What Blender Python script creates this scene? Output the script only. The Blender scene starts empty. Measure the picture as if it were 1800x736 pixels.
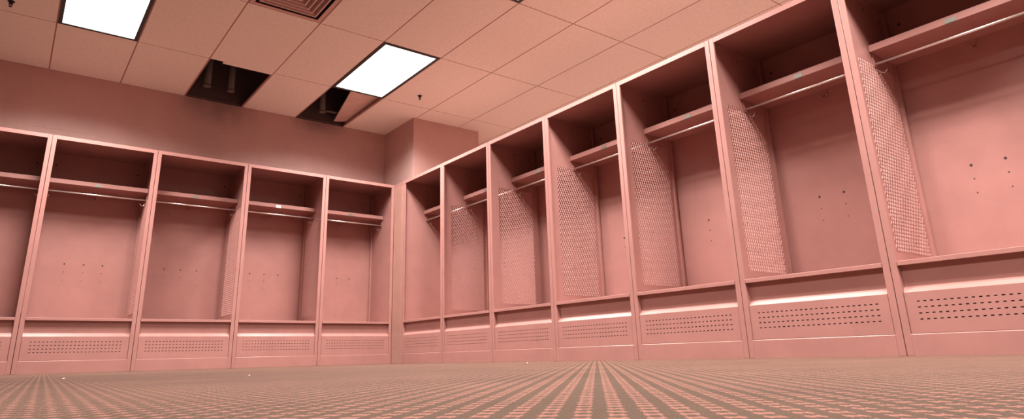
import bpy, bmesh, math, random
from mathutils import Vector, Matrix
random.seed(7)
S = bpy.context.scene
C = S.collection

# ------------------------------------------------------------------ camera, exposure, world
cam_d = bpy.data.cameras.new('camera')
cam = bpy.data.objects.new('camera', cam_d); C.objects.link(cam)
F, PX, PY = 1131.44, 869.25, 292.49
CAM = Vector((-3.4343, -6.5708, 0.042))
yaw, pitch, roll = 0.6416, 0.2874, -0.0249
fw = Vector((math.sin(yaw)*math.cos(pitch), math.cos(yaw)*math.cos(pitch), math.sin(pitch)))
rt = Vector((math.cos(yaw), -math.sin(yaw), 0)); up = rt.cross(fw)
c, s = math.cos(roll), math.sin(roll)
r2, u2 = rt*c + up*s, up*c - rt*s
m = Matrix((r2, u2, -fw)).transposed().to_4x4(); m.translation = CAM
cam.matrix_world = m
cam_d.sensor_width = 36; cam_d.lens = F/1800*36
cam_d.shift_x = (900-PX)/1800; cam_d.shift_y = (PY-368)/1800
cam_d.clip_start = 0.005; cam_d.clip_end = 60
S.camera = cam
S.view_settings.view_transform = 'Standard'; S.view_settings.look = 'None'
S.view_settings.gamma = 1; S.view_settings.use_curve_mapping = False
S.view_settings.exposure = 0.0
w = bpy.data.worlds.new('world'); S.world = w; w.use_nodes = True
w.node_tree.nodes['Background'].inputs[0].default_value = (0.03, 0.02, 0.02, 1)
w.node_tree.nodes['Background'].inputs[1].default_value = 0.1
S.cycles.use_denoising = True; S.cycles.denoising_prefilter = 'ACCURATE'; S.cycles.denoising_input_passes = 'RGB_ALBEDO_NORMAL'
S.cycles.max_bounces = 10; S.cycles.diffuse_bounces = 7; S.cycles.glossy_bounces = 4
LIGHT = (1.0, 0.955, 0.905); POWER = 2.0; WATTS = 124.0; SPREAD = 144

# ------------------------------------------------------------------ room measures
HC = 2.834; GX, SX = -2.2523, 0.6096; GY, SY = 0.7236, 1.2192
YW = 0.594; XR = 3.1; XL = -6.6; YF = -10.4; ZTOP = 3.55
H, D = 2.005, 0.5905; WL, WR, G2 = 0.838, 0.8255, 0.2268
ax = lambda i: GX + SX*i
by = lambda j: GY - SY*j

# ------------------------------------------------------------------ materials
def mat(name, col, rough=0.5, metal=0.0, emit=None, spec=0.5):
    m = bpy.data.materials.new(name); m.use_nodes = True
    b = m.node_tree.nodes['Principled BSDF']
    b.inputs['Base Color'].default_value = (*col, 1); b.inputs['Roughness'].default_value = rough
    b.inputs['Metallic'].default_value = metal; b.inputs['Specular IOR Level'].default_value = spec
    if emit:
        b.inputs['Emission Color'].default_value = (*emit[0], 1); b.inputs['Emission Strength'].default_value = emit[1]
    return m
def N(m, t, **k):
    n = m.node_tree.nodes.new(t)
    for a, v in k.items():
        if a.startswith('i_'): n.inputs[a[2:].replace('_', ' ')].default_value = v
        else: setattr(n, a, v)
    return n
def L(m, a, b): m.node_tree.links.new(a, b)
def bsdf(m): return m.node_tree.nodes['Principled BSDF']
def mottle(m, c1, c2, scale, bump=0.0, bscale=400, bdist=0.0006, lo=.35, hi=.65):
    tc = N(m, 'ShaderNodeNewGeometry')
    n = N(m, 'ShaderNodeTexNoise', i_Scale=scale, i_Detail=5.0, i_Roughness=.6); L(m, tc.outputs['Position'], n.inputs['Vector'])
    r = N(m, 'ShaderNodeValToRGB'); r.color_ramp.elements[0].position = lo; r.color_ramp.elements[1].position = hi
    r.color_ramp.elements[0].color = (*c1, 1); r.color_ramp.elements[1].color = (*c2, 1)
    L(m, n.outputs['Fac'], r.inputs['Fac']); L(m, r.outputs['Color'], bsdf(m).inputs['Base Color'])
    if bump:
        n2 = N(m, 'ShaderNodeTexNoise', i_Scale=bscale, i_Detail=3.0); L(m, tc.outputs['Position'], n2.inputs['Vector'])
        b = N(m, 'ShaderNodeBump', i_Strength=bump, i_Distance=bdist); L(m, n2.outputs['Fac'], b.inputs['Height'])
        L(m, b.outputs['Normal'], bsdf(m).inputs['Normal'])
    return tc, r
PINK = (0.385, 0.183, 0.160)
def k(c, f): return tuple(x*f for x in c)
paint = mat('pink_enamel', PINK, 0.27, spec=0.5)
mottle(paint, k(PINK, .95), k(PINK, 1.04), 5, .12, 260, .0008)
meshp = mat('pink_mesh_paint', PINK, 0.6, spec=0.25)
filler = mat('pink_filler_paint', (0.70, 0.37, 0.28), 0.35); mottle(filler, (.37, .195, .158), (.41, .215, .174), 4, .1)
rodm = mat('zinc_rod', (0.90, 0.87, 0.82), 0.32, 0.9)
chrome = mat('chrome', (0.78, 0.76, 0.72), 0.16, 1.0)
tagm = mat('tag_metal', (0.24, 0.225, 0.19), 0.45, 0.5)
tag_glare = mat('tag_painted_glare', (0.85, 0.85, 0.80), 0.3, 0.3)  # white that paints the glare on one label holder
darkm = mat('dark_steel', (0.03, 0.02, 0.02), 0.6, 0.2)
framem = mat('light_frame', (0.012, 0.016, 0.014), 0.5)
slot_shade = mat('slot_shade_dark', (0.14, 0.075, 0.065), 0.6)  # dark colour standing for the shade inside the door slots
diff = mat('light_diffuser', (0.9, 0.9, 0.9), 0.5, emit=(LIGHT, POWER))
diff.cycles.emission_sampling = 'NONE'
tile = mat('ceiling_tile', (0.70, 0.49, 0.41), 0.9, spec=.2)
mottle(tile, (.82, .77, .68), (.88, .83, .735), 30, .35, 220, .0012)
grid = mat('ceiling_grid', (0.38, 0.20, 0.165), 0.5)
ventm = mat('vent_paint', (0.60, 0.40, 0.36), 0.45)
pipem = mat('plenum_pipe', (0.13, 0.11, 0.095), 0.6)
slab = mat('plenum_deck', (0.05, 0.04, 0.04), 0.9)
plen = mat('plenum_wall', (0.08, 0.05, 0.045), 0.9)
tilef = mat('loose_tile', (0.62, 0.46, 0.39), 0.9, spec=.2); mottle(tilef, (.58, .43, .365), (.66, .49, .42), 12, .3, 220, .001)
paper = mat('white_paper', (0.9, 0.88, 0.85), 0.6)

# painted block wall, with soot under the two ceiling openings
WALLC = (0.52, 0.325, 0.292)
wallm = mat('pink_block_wall', WALLC, 0.55, spec=.35)
tc, rr = mottle(wallm, k(WALLC, .93), k(WALLC, 1.04), 2.5)
sx_ = N(wallm, 'ShaderNodeSeparateXYZ'); L(wallm, tc.outputs['Position'], sx_.inputs[0])
ad = N(wallm, 'ShaderNodeMath', operation='ADD'); L(wallm, sx_.outputs[0], ad.inputs[0]); L(wallm, sx_.outputs[1], ad.inputs[1])
cb = N(wallm, 'ShaderNodeCombineXYZ'); L(wallm, ad.outputs[0], cb.inputs[0]); L(wallm, sx_.outputs[2], cb.inputs[1])
bk = N(wallm, 'ShaderNodeTexBrick', i_Scale=1.0, i_Mortar_Size=.006, i_Mortar_Smooth=.6); bk.offset = .5
bk.inputs['Brick Width'].default_value = .406; bk.inputs['Row Height'].default_value = .203
L(wallm, cb.outputs[0], bk.inputs['Vector'])
n2 = N(wallm, 'ShaderNodeTexNoise', i_Scale=90.0, i_Detail=4.0); L(wallm, tc.outputs['Position'], n2.inputs['Vector'])
inv = N(wallm, 'ShaderNodeMath', operation='MULTIPLY_ADD'); L(wallm, bk.outputs['Fac'], inv.inputs[0]); inv.inputs[1].default_value = -1.6
L(wallm, n2.outputs['Fac'], inv.inputs[2])
bp = N(wallm, 'ShaderNodeBump', i_Strength=.35, i_Distance=.002); L(wallm, inv.outputs[0], bp.inputs['Height'])
L(wallm, bp.outputs['Normal'], bsdf(wallm).inputs['Normal'])
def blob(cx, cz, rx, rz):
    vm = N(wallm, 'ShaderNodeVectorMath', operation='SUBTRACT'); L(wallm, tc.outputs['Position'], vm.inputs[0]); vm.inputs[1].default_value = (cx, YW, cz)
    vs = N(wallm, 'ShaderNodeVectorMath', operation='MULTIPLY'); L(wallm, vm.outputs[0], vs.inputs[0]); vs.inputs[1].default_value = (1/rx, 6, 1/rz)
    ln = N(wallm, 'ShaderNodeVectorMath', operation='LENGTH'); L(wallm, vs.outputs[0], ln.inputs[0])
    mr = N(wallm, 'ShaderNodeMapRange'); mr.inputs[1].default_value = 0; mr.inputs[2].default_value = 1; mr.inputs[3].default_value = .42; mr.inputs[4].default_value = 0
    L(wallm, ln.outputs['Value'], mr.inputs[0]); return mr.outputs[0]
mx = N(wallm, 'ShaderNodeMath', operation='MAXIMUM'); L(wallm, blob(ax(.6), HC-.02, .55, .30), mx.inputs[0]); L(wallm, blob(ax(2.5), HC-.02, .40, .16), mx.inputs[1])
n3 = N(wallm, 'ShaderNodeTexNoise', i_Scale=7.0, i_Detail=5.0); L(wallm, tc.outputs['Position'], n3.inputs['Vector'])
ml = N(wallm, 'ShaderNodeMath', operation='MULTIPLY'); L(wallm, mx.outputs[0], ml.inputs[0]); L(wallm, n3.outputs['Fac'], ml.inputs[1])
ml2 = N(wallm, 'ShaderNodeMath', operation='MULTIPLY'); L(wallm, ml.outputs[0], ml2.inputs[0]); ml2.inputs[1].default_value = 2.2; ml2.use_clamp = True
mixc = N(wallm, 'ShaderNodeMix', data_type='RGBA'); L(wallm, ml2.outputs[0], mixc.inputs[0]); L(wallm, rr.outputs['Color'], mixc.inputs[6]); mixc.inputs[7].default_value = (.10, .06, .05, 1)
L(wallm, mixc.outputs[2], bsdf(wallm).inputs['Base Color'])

# carpet: 45 degree lattice of pink ladder motifs on brown
carpet = mat('patterned_carpet', (.4, .25, .2), 0.95, spec=.15)
g = N(carpet, 'ShaderNodeNewGeometry')
wob = N(carpet, 'ShaderNodeTexNoise', i_Scale=220.0, i_Detail=2.0); L(carpet, g.outputs['Position'], wob.inputs['Vector'])
wsub = N(carpet, 'ShaderNodeVectorMath', operation='SUBTRACT'); L(carpet, wob.outputs['Color'], wsub.inputs[0]); wsub.inputs[1].default_value = (.5, .5, .5)
wsc = N(carpet, 'ShaderNodeVectorMath', operation='SCALE'); L(carpet, wsub.outputs[0], wsc.inputs[0]); wsc.inputs['Scale'].default_value = .009
wad = N(carpet, 'ShaderNodeVectorMath', operation='ADD'); L(carpet, g.outputs['Position'], wad.inputs[0]); L(carpet, wsc.outputs[0], wad.inputs[1])
mp = N(carpet, 'ShaderNodeMapping', vector_type='POINT'); L(carpet, wad.outputs[0], mp.inputs[0])
PU, PV = .0275, .0252
mp.inputs['Rotation'].default_value = (0, 0, math.radians(45))     # v across the stripes, u along them
mp2 = N(carpet, 'ShaderNodeVectorMath', operation='MULTIPLY'); L(carpet, mp.outputs[0], mp2.inputs[0]); mp2.inputs[1].default_value = (1/PV, 1/PU, 1)
sp = N(carpet, 'ShaderNodeSeparateXYZ'); L(carpet, mp2.outputs[0], sp.inputs[0])
def M(op, a, b=None, c=None):
    n = N(carpet, 'ShaderNodeMath', operation=op)
    for i, v in enumerate((a, b, c)):
        if v is None: continue
        if isinstance(v, (int, float)): n.inputs[i].default_value = v
        else: L(carpet, v, n.inputs[i])
    return n.outputs[0]
def cen(o): return M('ABSOLUTE', M('SUBTRACT', M('FRACT', o), .5))       # 0 at cell centre, .5 at edge
cu, cv = cen(sp.outputs[1]), cen(sp.outputs[0])
half = M('MULTIPLY_ADD', cu, .20, .18)                                   # wider at the rungs
inside = M('LESS_THAN', cv, half)
hole = M('LESS_THAN', M('ADD', M('POWER', M('DIVIDE', cu, .33), 2.0), M('POWER', M('DIVIDE', cv, .19), 2.0)), 1.0)
pk = M('MULTIPLY', inside, M('SUBTRACT', 1.0, M('MULTIPLY', hole, 1.0)))
pil = N(carpet, 'ShaderNodeTexNoise', i_Scale=500.0, i_Detail=4.0, i_Roughness=.7); L(carpet, g.outputs['Position'], pil.inputs['Vector'])
big = N(carpet, 'ShaderNodeTexNoise', i_Scale=3.0, i_Detail=6.0, i_Roughness=.65); L(carpet, g.outputs['Position'], big.inputs['Vector'])
cm = N(carpet, 'ShaderNodeMix', data_type='RGBA'); L(carpet, pk, cm.inputs[0]); cm.inputs[6].default_value = (.078, .045, .030, 1); cm.inputs[7].default_value = (.225, .098, .075, 1)
vv = M('ADD', M('MULTIPLY_ADD', pil.outputs['Fac'], 2.4, -.2), M('MULTIPLY_ADD', big.outputs['Fac'], .7, -.35))
cs = N(carpet, 'ShaderNodeVectorMath', operation='SCALE'); L(carpet, cm.outputs[2], cs.inputs[0]); L(carpet, vv, cs.inputs['Scale'])
L(carpet, cs.outputs[0], bsdf(carpet).inputs['Base Color'])
hb = M('ADD', M('MULTIPLY', pk, .6), pil.outputs['Fac'])
cbp = N(carpet, 'ShaderNodeBump', i_Strength=.8, i_Distance=.0015); L(carpet, hb, cbp.inputs['Height']); L(carpet, cbp.outputs['Normal'], bsdf(carpet).inputs['Normal'])

# ------------------------------------------------------------------ mesh helpers
class MB:
    def __init__(s): s.bm = bmesh.new()
    def box(s, x0, x1, y0, y1, z0, z1):
        if x1 < x0: x0, x1 = x1, x0
        if y1 < y0: y0, y1 = y1, y0
        v = [s.bm.verts.new(p) for p in ((x0,y0,z0),(x1,y0,z0),(x1,y1,z0),(x0,y1,z0),(x0,y0,z1),(x1,y0,z1),(x1,y1,z1),(x0,y1,z1))]
        for f in ((0,3,2,1),(4,5,6,7),(0,1,5,4),(1,2,6,5),(2,3,7,6),(3,0,4,7)): s.bm.faces.new([v[i] for i in f])
        return s
    def prism(s, prof, x0, x1):           # prof: (y,z) counter-clockwise seen from -x .. extruded along x
        a = [s.bm.verts.new((x0, y, z)) for y, z in prof]; b = [s.bm.verts.new((x1, y, z)) for y, z in prof]
        n = len(prof)
        s.bm.faces.new(a[::-1]); s.bm.faces.new(b)
        for i in range(n): s.bm.faces.new((a[i], a[(i+1) % n], b[(i+1) % n], b[i]))
        bmesh.ops.recalc_face_normals(s.bm, faces=s.bm.faces[:]); return s
    def tube(s, pts, r, seg=12, cap=True):
        pts = [Vector(p) for p in pts]; rings = []; n0 = None
        for i, p in enumerate(pts):
            t = (pts[min(i+1, len(pts)-1)] - pts[max(i-1, 0)]).normalized()
            if n0 is None: n0 = t.orthogonal().normalized()
            n0 = (n0 - t*n0.dot(t)).normalized(); b = t.cross(n0)
            rings.append([s.bm.verts.new(p + (n0*math.cos(a) + b*math.sin(a))*r) for a in [2*math.pi*j/seg for j in range(seg)]])
        for q, w_ in zip(rings, rings[1:]):
            for j in range(seg): 
                f = s.bm.faces.new((q[j], q[(j+1) % seg], w_[(j+1) % seg], w_[j])); f.smooth = True
        if cap: s.bm.faces.new(rings[0][::-1]); s.bm.faces.new(rings[-1])
        return s
    def build(s, name, material, parent=None, bevel=0, mirror=False):
        if mirror:
            for v in s.bm.verts: v.co.x = -v.co.x
            bmesh.ops.reverse_faces(s.bm, faces=s.bm.faces[:])
        me = bpy.data.meshes.new(name); s.bm.to_mesh(me); s.bm.free(); me.materials.append(material)
        o = bpy.data.objects.new(name, me); C.objects.link(o)
        if parent: o.parent = parent
        if bevel:
            b = o.modifiers.new('bevel', 'BEVEL'); b.width = bevel; b.segments = 2; b.limit_method = 'ANGLE'
        return o
def tag(o, label, cat, group=None):
    o['label'] = label; o['category'] = cat
    if group: o['group'] = group
    return o
def empty(name, loc, rz=0):
    o = bpy.data.objects.new(name, None); C.objects.link(o); o.location = loc; o.rotation_euler = (0, 0, rz); o.empty_display_size = .1
    return o
def struct(o): o['kind'] = 'structure'; return o

# ------------------------------------------------------------------ room shell
struct(MB().box(XL, XR, YF, YW, -.1, 0).build('floor', carpet))
struct(MB().box(XL-.1, XR+.1, YW, YW+.15, 0, ZTOP).build('wall_back', wallm))
struct(MB().box(XR, XR+.1, YF, YW, 0, ZTOP).build('wall_right', wallm))
struct(MB().box(XL-.1, XL, YF, YW, 0, ZTOP).build('wall_left', wallm))
struct(MB().box(XL-.1, XR+.1, YF-.1, YF, 0, ZTOP).build('wall_front', wallm))
struct(MB().box(.153, 1.106, -.166, YW, 0, ZTOP).build('wall_corner', wallm, bevel=.004))
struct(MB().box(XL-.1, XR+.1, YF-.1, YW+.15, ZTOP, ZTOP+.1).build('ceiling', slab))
LIGHTS = [(-2, 1), (2, 1), (2, 3), (-2, 5), (2, 5), (2, 7), (7, 1), (7, 3), (7, 5)]  # the lamps behind the right row are unseen, added to brighten the ceiling
OPEN = {(0, 0), (2, 0)}
VENT = {(0, 2)}
holes = set(LIGHTS) | OPEN | VENT
tiles = MB(); gr = MB(); gap = .0055
for i in range(-8, 11):
    for j in range(0, 10):
        x0, x1 = max(ax(i), XL), min(ax(i+1), XR); y1, y0 = min(by(j), YW), max(by(j+1), YF)
        if x1-x0 < .02 or y1-y0 < .02: continue
        if (i, j) in VENT: tiles.box(x0+gap, x1-gap, y0+gap, y1-.6096-gap, HC, HC+.016)
        elif (i, j) == (0, 1):      # tile with a broken corner hanging over the first opening
            tiles.box(x0+gap, x1-gap, y0+gap, y1+.0, HC, HC+.016); tiles.box(x0+.13, x1-gap, y1, y1+.05, HC, HC+.016)
        elif (i, j) not in holes: tiles.box(x0+gap, x1-gap, y0+gap, y1-gap, HC, HC+.016)
        # grid tees: one below each tile edge, recessed behind the tile face
        gr.box(x1-.012, x1+.012, y0, y1, HC+.004, HC+.008) if x1 < XR-.01 else None
        if (i, j) != (0, 0) and y0 > YF+.01: gr.box(x0+.012, x1-.012, y0-.012, y0+.012, HC+.0042, HC+.0078)
        gr.box(x1-.0015, x1+.0015, y0, y1, HC+.008, HC+.035) if x1 < XR-.01 else None
struct(tiles.build('ceiling', tile)); struct(gr.build('trim_1', grid))
for i in (0, 2):                      # dark wall angle along the openings
    struct(MB().box(ax(i)+.012, ax(i+1)-.012, YW-.022, YW-.001, HC, HC+.003).build('trim_%d' % (2+i//2), darkm))
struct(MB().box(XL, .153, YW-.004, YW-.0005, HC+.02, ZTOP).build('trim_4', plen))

# ceiling lights
def light(i, j, label):
    x0, x1, y1, y0 = ax(i), ax(i+1), by(j), by(j+1)
    t = empty('ceiling_light', ((x0+x1)/2, (y0+y1)/2, HC)); tag(t, label, 'light', 'recessed ceiling lights')
    hx, hy = (x1-x0)/2-.006, (y1-y0)/2-.006; f = .030
    b = MB(); z0, z1 = -.003, .012
    b.box(-hx, hx, -hy, -hy+f, z0, z1).box(-hx, hx, hy-f, hy, z0, z1).box(-hx, -hx+f, -hy+f, hy-f, z0, z1).box(hx-f, hx, -hy+f, hy-f, z0, z1)
    b.build('light_frame', framem, t)
    MB().box(-hx+f, hx-f, -hy+f, hy-f, .003, .006).build('light_diffuser', diff, t)
    ld = bpy.data.lights.new('tube_light', 'AREA'); ld.shape = 'RECTANGLE'; ld.size = 2*(hx-f); ld.size_y = 2*(hy-f)
    ld.energy = WATTS; ld.color = LIGHT; ld.spread = math.radians(SPREAD)
    lo = bpy.data.objects.new('tube_light', ld); C.objects.link(lo); lo.parent = t; lo.location = (0, 0, .0015)
    MB().box(-hx, hx, -hy, hy, .014, .11).build('light_housing', darkm, t)
LL = {(2, 3): 'ceiling light at the top edge, only the dark corner of its frame showing',
      (-2, 1): 'glowing white ceiling light at the upper left, cut by the top of the photo',
      (2, 1): 'glowing white rectangular ceiling light beside the hole with the slipped tile'}
for n, ij in enumerate(LIGHTS):
    light(*ij, LL.get(ij, 'white rectangular ceiling light out of view, its place assumed for the lighting'))

# square supply diffuser
def supply(i, j):
    cx, cy = (ax(i)+ax(i+1))/2, by(j)-.3048
    t = empty('air_vent', (cx, cy, HC)); tag(t, 'square louvred air vent in the ceiling with nested pink frames', 'vent')
    def ring(ro, ri, zo, zi, name):
        b = MB(); bm = b.bm; q = ((-1,-1),(1,-1),(1,1),(-1,1))
        rings = []
        for r, z in ((ro, zo), (ri, zi), (ri, zi+.0025), (ro, zo+.0025)):
            rings.append([bm.verts.new((sx*r, sy*r, z)) for sx, sy in q])
        for a in range(4):
            p, o = rings[a], rings[(a+1) % 4]
            for kx in range(4): bm.faces.new((p[kx], p[(kx+1) % 4], o[(kx+1) % 4], o[kx]))
        bmesh.ops.recalc_face_normals(bm, faces=bm.faces[:])
        b.build(name, ventm, t)
    ring(.296, .262, -.003, -.003, 'vent_frame')
    for r in (.236, .190, .144, .098):
        ring(r, r-.013, 0, 0, 'vent_louvre'); ring(r-.013, r-.028, 0, .055, 'vent_blade')
    MB().box(-.05, .05, -.05, .05, 0, .004).build('vent_centre', ventm, t)
    MB().box(-.262, .262, -.262, .262, .06, .065).build('vent_duct', darkm, t)
supply(0, 2)
# sprinkler heads
def sprinkler(x, y, label):
    t = empty('sprinkler', (x, y, HC)); tag(t, label, 'sprinkler', 'ceiling sprinklers')
    MB().tube([(0, 0, 0), (0, 0, -.006)], .024, 20).build('escutcheon', darkm, t)
    MB().tube([(0, 0, 0), (0, 0, -.03)], .009, 12).tube([(-.009, 0, -.012), (-.013, 0, -.03), (0, 0, -.046)], .0025, 8).tube([(.009, 0, -.012), (.013, 0, -.03), (0, 0, -.046)], .0025, 8).build('sprinkler_body', darkm, t)
    b = MB().tube([(0, 0, -.045), (0, 0, -.048)], .012, 16)
    b.build('deflector', darkm, t)
sprinkler(-.127, -.795, 'small dark sprinkler head in the ceiling tile right of the lit light')
sprinkler(-3.785, -.70, 'small dark sprinkler head at the top left corner, left of the cut-off light')

# slipped ceiling tile in the second opening
b = MB().box(-.6, 0, -1.0, 0, 0, .016)
o = b.build('loose_ceiling_tile', tilef, bevel=.003)
tag(o, 'slipped pale ceiling tile lying askew across the second ceiling hole', 'ceiling tile')
o.location = (.016, .415, HC+.085); o.rotation_euler = (0, math.radians(-5.5), math.radians(-12.4))
# pipes in the plenum
def pipe(x, y, z, r, label):
    t = empty('pipe', (x, y, z)); tag(t, label, 'pipe', 'pipes above the ceiling')
    MB().tube([(0, 0, 0), (0, 0, ZTOP-z)], r, 18).build('pipe_shaft', pipem, t)
    MB().tube([(0, 0, -.012), (0, 0, .004)], r*1.12, 18).build('pipe_cap', pipem, t)
pipe(-2.085, .34, 2.90, .036, 'left of the two vertical pipes in the first ceiling hole')
pipe(-1.84, .34, 2.90, .034, 'right of the two vertical pipes in the first ceiling hole')
pipe(-.79, .36, 2.885, .034, 'single vertical pipe in the ceiling hole with the slipped tile')
o = MB().tube([(0, 0, 0), (.15, 0, .004), (.19, .03, .004), (.19, .2, .004)], .016, 12).build('conduit', pipem); o.location = (-.753, .36, 2.905)
tag(o, 'short horizontal pipe stub beside the single vertical pipe in the ceiling hole', 'pipe')
o = MB().box(-2.6, .14, -.05, .05, -.06, .06).build('beam', plen, bevel=.004); o.location = (0, .05, 3.22)
tag(o, 'dim horizontal steel beam above the ceiling holes', 'beam')

# ------------------------------------------------------------------ lockers
MY0, MY1, MZ0, MZ1 = .108, .515, .500, 1.572         # mesh opening in the side panels (depth, height)
def expanded():                                       # expanded metal sheet in the local Y-Z plane
    b = MB(); bm = b.bm; ny, nz = 20, 27
    py, pz = (MY1-MY0)/ny, (MZ1-MZ0)/nz
    def strand(p, q, sg):    # sg +1 faces up, -1 faces down, as in pulled sheet
        p, q = Vector(p), Vector(q); t = (q-p).normalized()
        n = Vector((.56, -.50, .66*sg)).normalized(); wv = t.cross(n).normalized()*.0023; th = t.cross(wv).normalized()*.0006
        vs = [bm.verts.new(e + a*wv + c_*th) for e in (p, q) for a, c_ in ((-1,-1),(1,-1),(1,1),(-1,1))]
        for i in range(4): bm.faces.new((vs[i], vs[(i+1) % 4], vs[4+(i+1) % 4], vs[4+i]))
    X = .0045
    for iy in range(ny):
        for iz in range(nz):
            y0, z0 = MY0+iy*py, MZ0+iz*pz; ym, zm = y0+py/2, z0+pz/2
            L_, R_, T_, B_ = (X, y0, zm), (X, y0+py, zm), (X, ym, z0+pz), (X, ym, z0)
            for a, c_, sg in ((B_, R_, 1), (R_, T_, -1), (L_, T_, 1), (B_, L_, -1)): strand(a, c_, sg)
    bmesh.ops.recalc_face_normals(bm, faces=bm.faces[:])
    return b
def locker_parts(W, mirror, row):
    """prototype meshes, as a dict name -> (object builder list)"""
    t = empty('locker', (0, 0, 0)); kw = dict(mirror=mirror)
    fl = .034; e = .0019
    ch = {}
    # face frame
    MB().box(e, fl, 0, .014, 0, H).box(W-fl, W-e, 0, .014, 0, H).box(fl, W-fl, 0, .014, H-fl, H).build('face_frame', paint, t, bevel=.0016, **kw)
    MB().prism([(0, 0), (.010, 0), (.010, .1003), (.0055, .1003), (0, .0955)], fl+.0002, W-fl-.0002).build('kick_plate', paint, t, **kw)
    def side(x0, x1, meshed, post):
        b = MB(); ya, yb, za, zb = .014, D-.004, 0, H-.004
        if meshed: b.box(x0, x1, ya, MY0, za, zb).box(x0, x1, MY1, yb, za, zb).box(x0, x1, MY0, MY1, za, MZ0).box(x0, x1, MY0, MY1, MZ1, zb)
        else: b.box(x0, x1, ya, yb, za, zb)
        xi = x1 if post > 0 else x0
        b.box(min(xi, xi+post*.016), max(xi, xi+post*.016), D-.045, D-.028, .44, H-.006)
        return b
    sp_ = side(.0025, .0042, True, 1).build('side_panel', paint, t, **kw)
    ms = expanded().build('mesh_panel', meshp, sp_, **kw)
    for y, z in ((.30, 1.925), (D-.10, 1.90)): MB().tube([(.0042, y, z), (.0062, y, z)], .006, 10).build('screw_and_hole_disc', darkm, sp_, **kw)
    side(W-.0042, W-.0025, True, -1).build('side_panel', paint, t, **kw)
    bp_ = MB().box(.003, W-.003, D-.0035, D-.002, 0, H-.003).build('back_panel', paint, t, **kw)
    for dx in (-.1525, 0, .1525):
        for z, r in ((.963, .0068), (.888, .0036), (.812, .0032)):
            MB().tube([(W/2+dx, D-.0035, z), (W/2+dx, D-.0052, z)], r, 10).build('screw_and_hole_disc', darkm, bp_, **kw)  # dark discs put in for the darkness of the bolt holes
    for dx in (-W/2+.075, W/2-.075): MB().tube([(W/2+dx, D-.0035, 1.885), (W/2+dx, D-.0055, 1.885)], .008, 10).build('screw_and_hole_disc', darkm, bp_, **kw)
    MB().box(.003, W-.003, .014, D-.004, H-.0055, H-.003).box(.0045, .014, .02, D-.02, H-.03, H-.0055).box(W-.014, W-.0045, .02, D-.02, H-.03, H-.0055).build('top_panel', paint, t, **kw)
    # shelf
    sh = MB().box(.0065, W-.0065, .263, D-.0045, 1.642, 1.682).build('shelf', paint, t, bevel=.0016, **kw)
    lh = MB().box(W/2-.027, W/2+.027, .2600, .2628, 1.641, 1.668).box(W/2-.027, W/2+.027, .2520, .2600, 1.6385, 1.6405).build('label_holder', tagm, sh, bevel=.0006, **kw)
    MB().box(W/2-.026, W/2+.026, .2585, .2598, 1.6405, 1.6445).build('label_slot', darkm, lh, **kw)
    for x0, x1 in ((.0065, .0095), (W-.0095, W-.0065)):
        MB().box(x0, x1, .288, .312, 1.560, 1.642).build('rod_bracket', paint, sh, **kw)
    MB().tube([(.012, .300, 1.574), (W-.012, .300, 1.574)], .0068, 16).build('hanging_rod', rodm, t, **kw)
    # hooks
    for sx, x0 in ((1, .0065), (-1, W-.0065)):
        pts = [(x0, .335, 1.550), (x0+sx*.006, .335, 1.545), (x0+sx*.016, .335, 1.528), (x0+sx*.030, .335, 1.524), (x0+sx*.043, .335, 1.532), (x0+sx*.050, .335, 1.550)]
        hk = MB().tube(pts, .0028, 8).box(x0-sx*.001 if sx > 0 else x0, x0 if sx > 0 else x0+.001, .325, .345, 1.545, 1.575)
        hk.build('side_hook', chrome, t, **kw)
    b = MB().box(W/2-.010, W/2+.010, D-.0065, D-.0036, 1.585, 1.640)
    for dx in (-.012, .012):
        b.tube([(W/2+dx*.3, D-.008, 1.602), (W/2+dx, D-.022, 1.590), (W/2+dx*1.4, D-.040, 1.590), (W/2+dx*1.7, D-.048, 1.606)], .0034, 8)
    b.build('back_hook', paint, t, **kw)
    # seat
    MB().box(fl+.0015, W-fl-.0015, -.003, .015, .418, .441).box(.0065, W-.0065, .0145, D-.0045, .421, .4405).build('seat', paint, t, bevel=.002, **kw)
    # recess below the seat
    MB().box(fl+.002, W-fl-.002, .030, .032, .300, .4205).box(fl, fl+.0018, .014, .031, .298, .4205).box(W-fl-.0018, W-fl, .014, .031, .298, .4205).build('recess_panel', paint, t, **kw)
    # perforated locker box door with a sloped top
    b = MB(); x0, x1, z0, z1 = fl+.0025, W-fl-.0025, .1010, .290; ya, yb = .0035, .0060
    n, pitch_, sw, shh = 24, .0278, .0130, .0052
    s0 = W/2 - (n-1)*pitch_/2
    xs = [x0] + [v for q in range(n) for v in (s0+q*pitch_-sw/2, s0+q*pitch_+sw/2)] + [x1]
    rows = [.164 + q*.0275 for q in range(4)]
    zs = [z0] + [v for r in rows for v in (r-shh/2, r+shh/2)] + [z1]
    G = {}
    def gv(i, j, y):
        kk = (i, j, y)
        if kk not in G: G[kk] = b.bm.verts.new((xs[i], y, zs[j]))
        return G[kk]
    isl = lambda i, j: 0 <= i < len(xs)-1 and 0 <= j < len(zs)-1 and not (i % 2 == 1 and j % 2 == 1)
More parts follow.
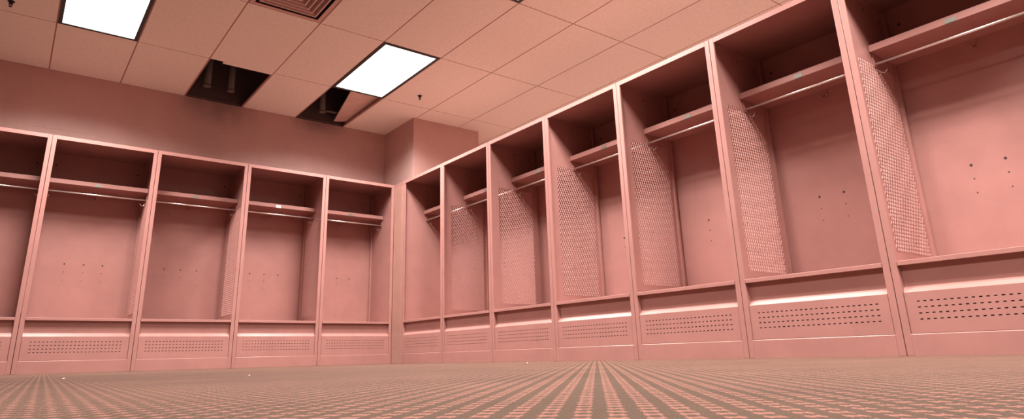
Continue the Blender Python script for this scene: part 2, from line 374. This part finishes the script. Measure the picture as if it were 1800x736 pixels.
    for i in range(len(xs)-1):
        for j in range(len(zs)-1):
            if not isl(i, j): continue
            b.bm.faces.new((gv(i,j,ya), gv(i+1,j,ya), gv(i+1,j+1,ya), gv(i,j+1,ya)))
            b.bm.faces.new((gv(i,j,yb), gv(i,j+1,yb), gv(i+1,j+1,yb), gv(i+1,j,yb)))
            for (di, dj), (p, q) in {(-1,0): ((i,j+1),(i,j)), (1,0): ((i+1,j),(i+1,j+1)), (0,-1): ((i,j),(i+1,j)), (0,1): ((i+1,j+1),(i,j+1))}.items():
                if not isl(i+di, j+dj): b.bm.faces.new((gv(*p,ya), gv(*p,yb), gv(*q,yb), gv(*q,ya)))
    b.prism([(ya, .290), (ya+.003, .290), (.0325, .3185), (.0295, .3195)], x0, x1)
    bmesh.ops.recalc_face_normals(b.bm, faces=b.bm.faces[:])
    dr = b.build('storage_door', paint, t, **kw)
    MB().box(fl+.004, W-fl-.004, .016, .018, .12, .285).build('door_slot_shade', slot_shade, dr, **kw)  # dark plate added behind the slots to paint in their shade
    return t
def copy_tree(o, parent=None):
    c_ = o.copy(); C.objects.link(c_); c_.parent = parent
    for chd in list(o.children): copy_tree(chd, c_)
    return c_
def solid_side(t, W, mirror):         # the end unit by the corner has a plain sheet, no mesh
    for ch_ in list(t.children):
        if ch_.name.startswith('side_panel') and any(g_.name.startswith('mesh_panel') for g_ in ch_.children):
            b = MB().box(.0025, .0042, .014, D-.004, 0, H-.004).box(.0042, .0202, D-.045, D-.028, .44, H-.006)
            if mirror:
                for v in b.bm.verts: v.co.x = -v.co.x
                bmesh.ops.reverse_faces(b.bm, faces=b.bm.faces[:])
            me = bpy.data.meshes.new('side_panel'); b.bm.to_mesh(me); b.bm.free(); me.materials.append(paint); ch_.data = me
            for g_ in list(ch_.children):
                if g_.name.startswith('mesh_panel'): bpy.data.objects.remove(g_)
ORD = ['first', 'second', 'third', 'fourth', 'fifth', 'sixth', 'seventh']
LEFTL = ['pink open locker ending the left row against the corner filler, above a smudged vent',
         'left row pink locker whose shelf tag has painted white glare, second from the corner',
         'left row pink locker third from the corner, its top edge below the first ceiling hole',
         'left row pink locker fourth from the corner, next to the cut-off one',
         'pink open locker cut off by the left edge of the photo']
RIGHTL = ['pink locker ending the right row at the corner filler, plain side without mesh',
          'right row pink locker second from the corner filler, first with a mesh side',
          'right row pink open locker third from the corner filler',
          'right row pink locker with a black cap on its hanging rod, fourth from the corner',
          'right row pink open locker fifth from the corner filler',
          'right row pink locker sixth from the corner, beside the one cut off by the edge',
          'nearest pink open locker, cut off by the right edge of the photo']
def row(W, mirror, n, place, labels, group):
    proto = locker_parts(W, mirror, group)
    for q in range(n):
        o = proto if q == 0 else copy_tree(proto)
        loc, rz = place(q); o.location = loc; o.rotation_euler = (0, 0, rz)
        tag(o, labels[q], 'locker', group)
    solid_side(proto, W, mirror)
    return proto
row(WL, True, 5, lambda q: ((-q*WL, 0, 0), 0), LEFTL, 'open lockers along the left wall')
row(WR, False, 7, lambda q: ((0, -G2-q*WR, 0), -math.pi/2), RIGHTL, 'open lockers along the right')
# individual differences seen in the photo
for o in C.objects:
    if o.get('label') == RIGHTL[3]:
        t = MB().tube([(WR-.052, .300, 1.574), (WR-.010, .300, 1.574)], .0145, 16).build('rod_end_cap', darkm, o)
        t['label'] = 'black rod end cap'
    if o.get('label') == LEFTL[1]:
        for sh in o.children:
            if sh.name.startswith('shelf'):
                for l_ in sh.children:
                    if l_.name.startswith('label_holder'):
                        l_.data = l_.data.copy(); l_.data.materials[0] = tag_glare; l_['label'] = 'label holder with painted white glare'  # glare on this tag is put into its colour

# corner filler panel between the two rows
t = empty('corner_filler', (0, 0, 0)); tag(t, 'narrow beige pink upright filler panel in the corner between both locker rows', 'panel')
MB().box(0, .012, -G2+.002, -.0025, 0, H-.034).build('filler_sheet', filler, t, bevel=.0015)
MB().box(-.0, .012, -G2+.002, -.0025, H-.0335, H).build('filler_cap', paint, t, bevel=.0015)
MB().box(-.003, .0, -G2+.030, -G2+.036, .10, H-.036).build('filler_bead', filler, t, bevel=.001)

# scraps on the carpet
def scrap(x, y, r, label):
    b = MB(); bm = b.bm; vs = []
    for q in range(7):
        a = 2*math.pi*q/7; rr_ = r*random.uniform(.7, 1.2); vs.append(bm.verts.new((rr_*math.cos(a), rr_*.8*math.sin(a), r*random.uniform(.1, .5))))
    top = bm.verts.new((0, 0, r*.7)); bot = bm.verts.new((0, 0, 0))
    for q in range(7): bm.faces.new((vs[q], vs[(q+1) % 7], top)); bm.faces.new((vs[(q+1) % 7], vs[q], bot))
    o = b.build('paper_scrap', paper); o.location = (x, y, 0.0005); tag(o, label, 'scrap', 'white scraps on the carpet')
scrap(-.789, -3.32, .006, 'tiny white scrap on the carpet before the right locker row')
scrap(-3.226, -3.501, .0065, 'white scrap on the carpet at the lower left, before the cut off locker')
scrap(-2.73, -4.177, .0032, 'tiny white speck on the carpet before the left row, left of centre')
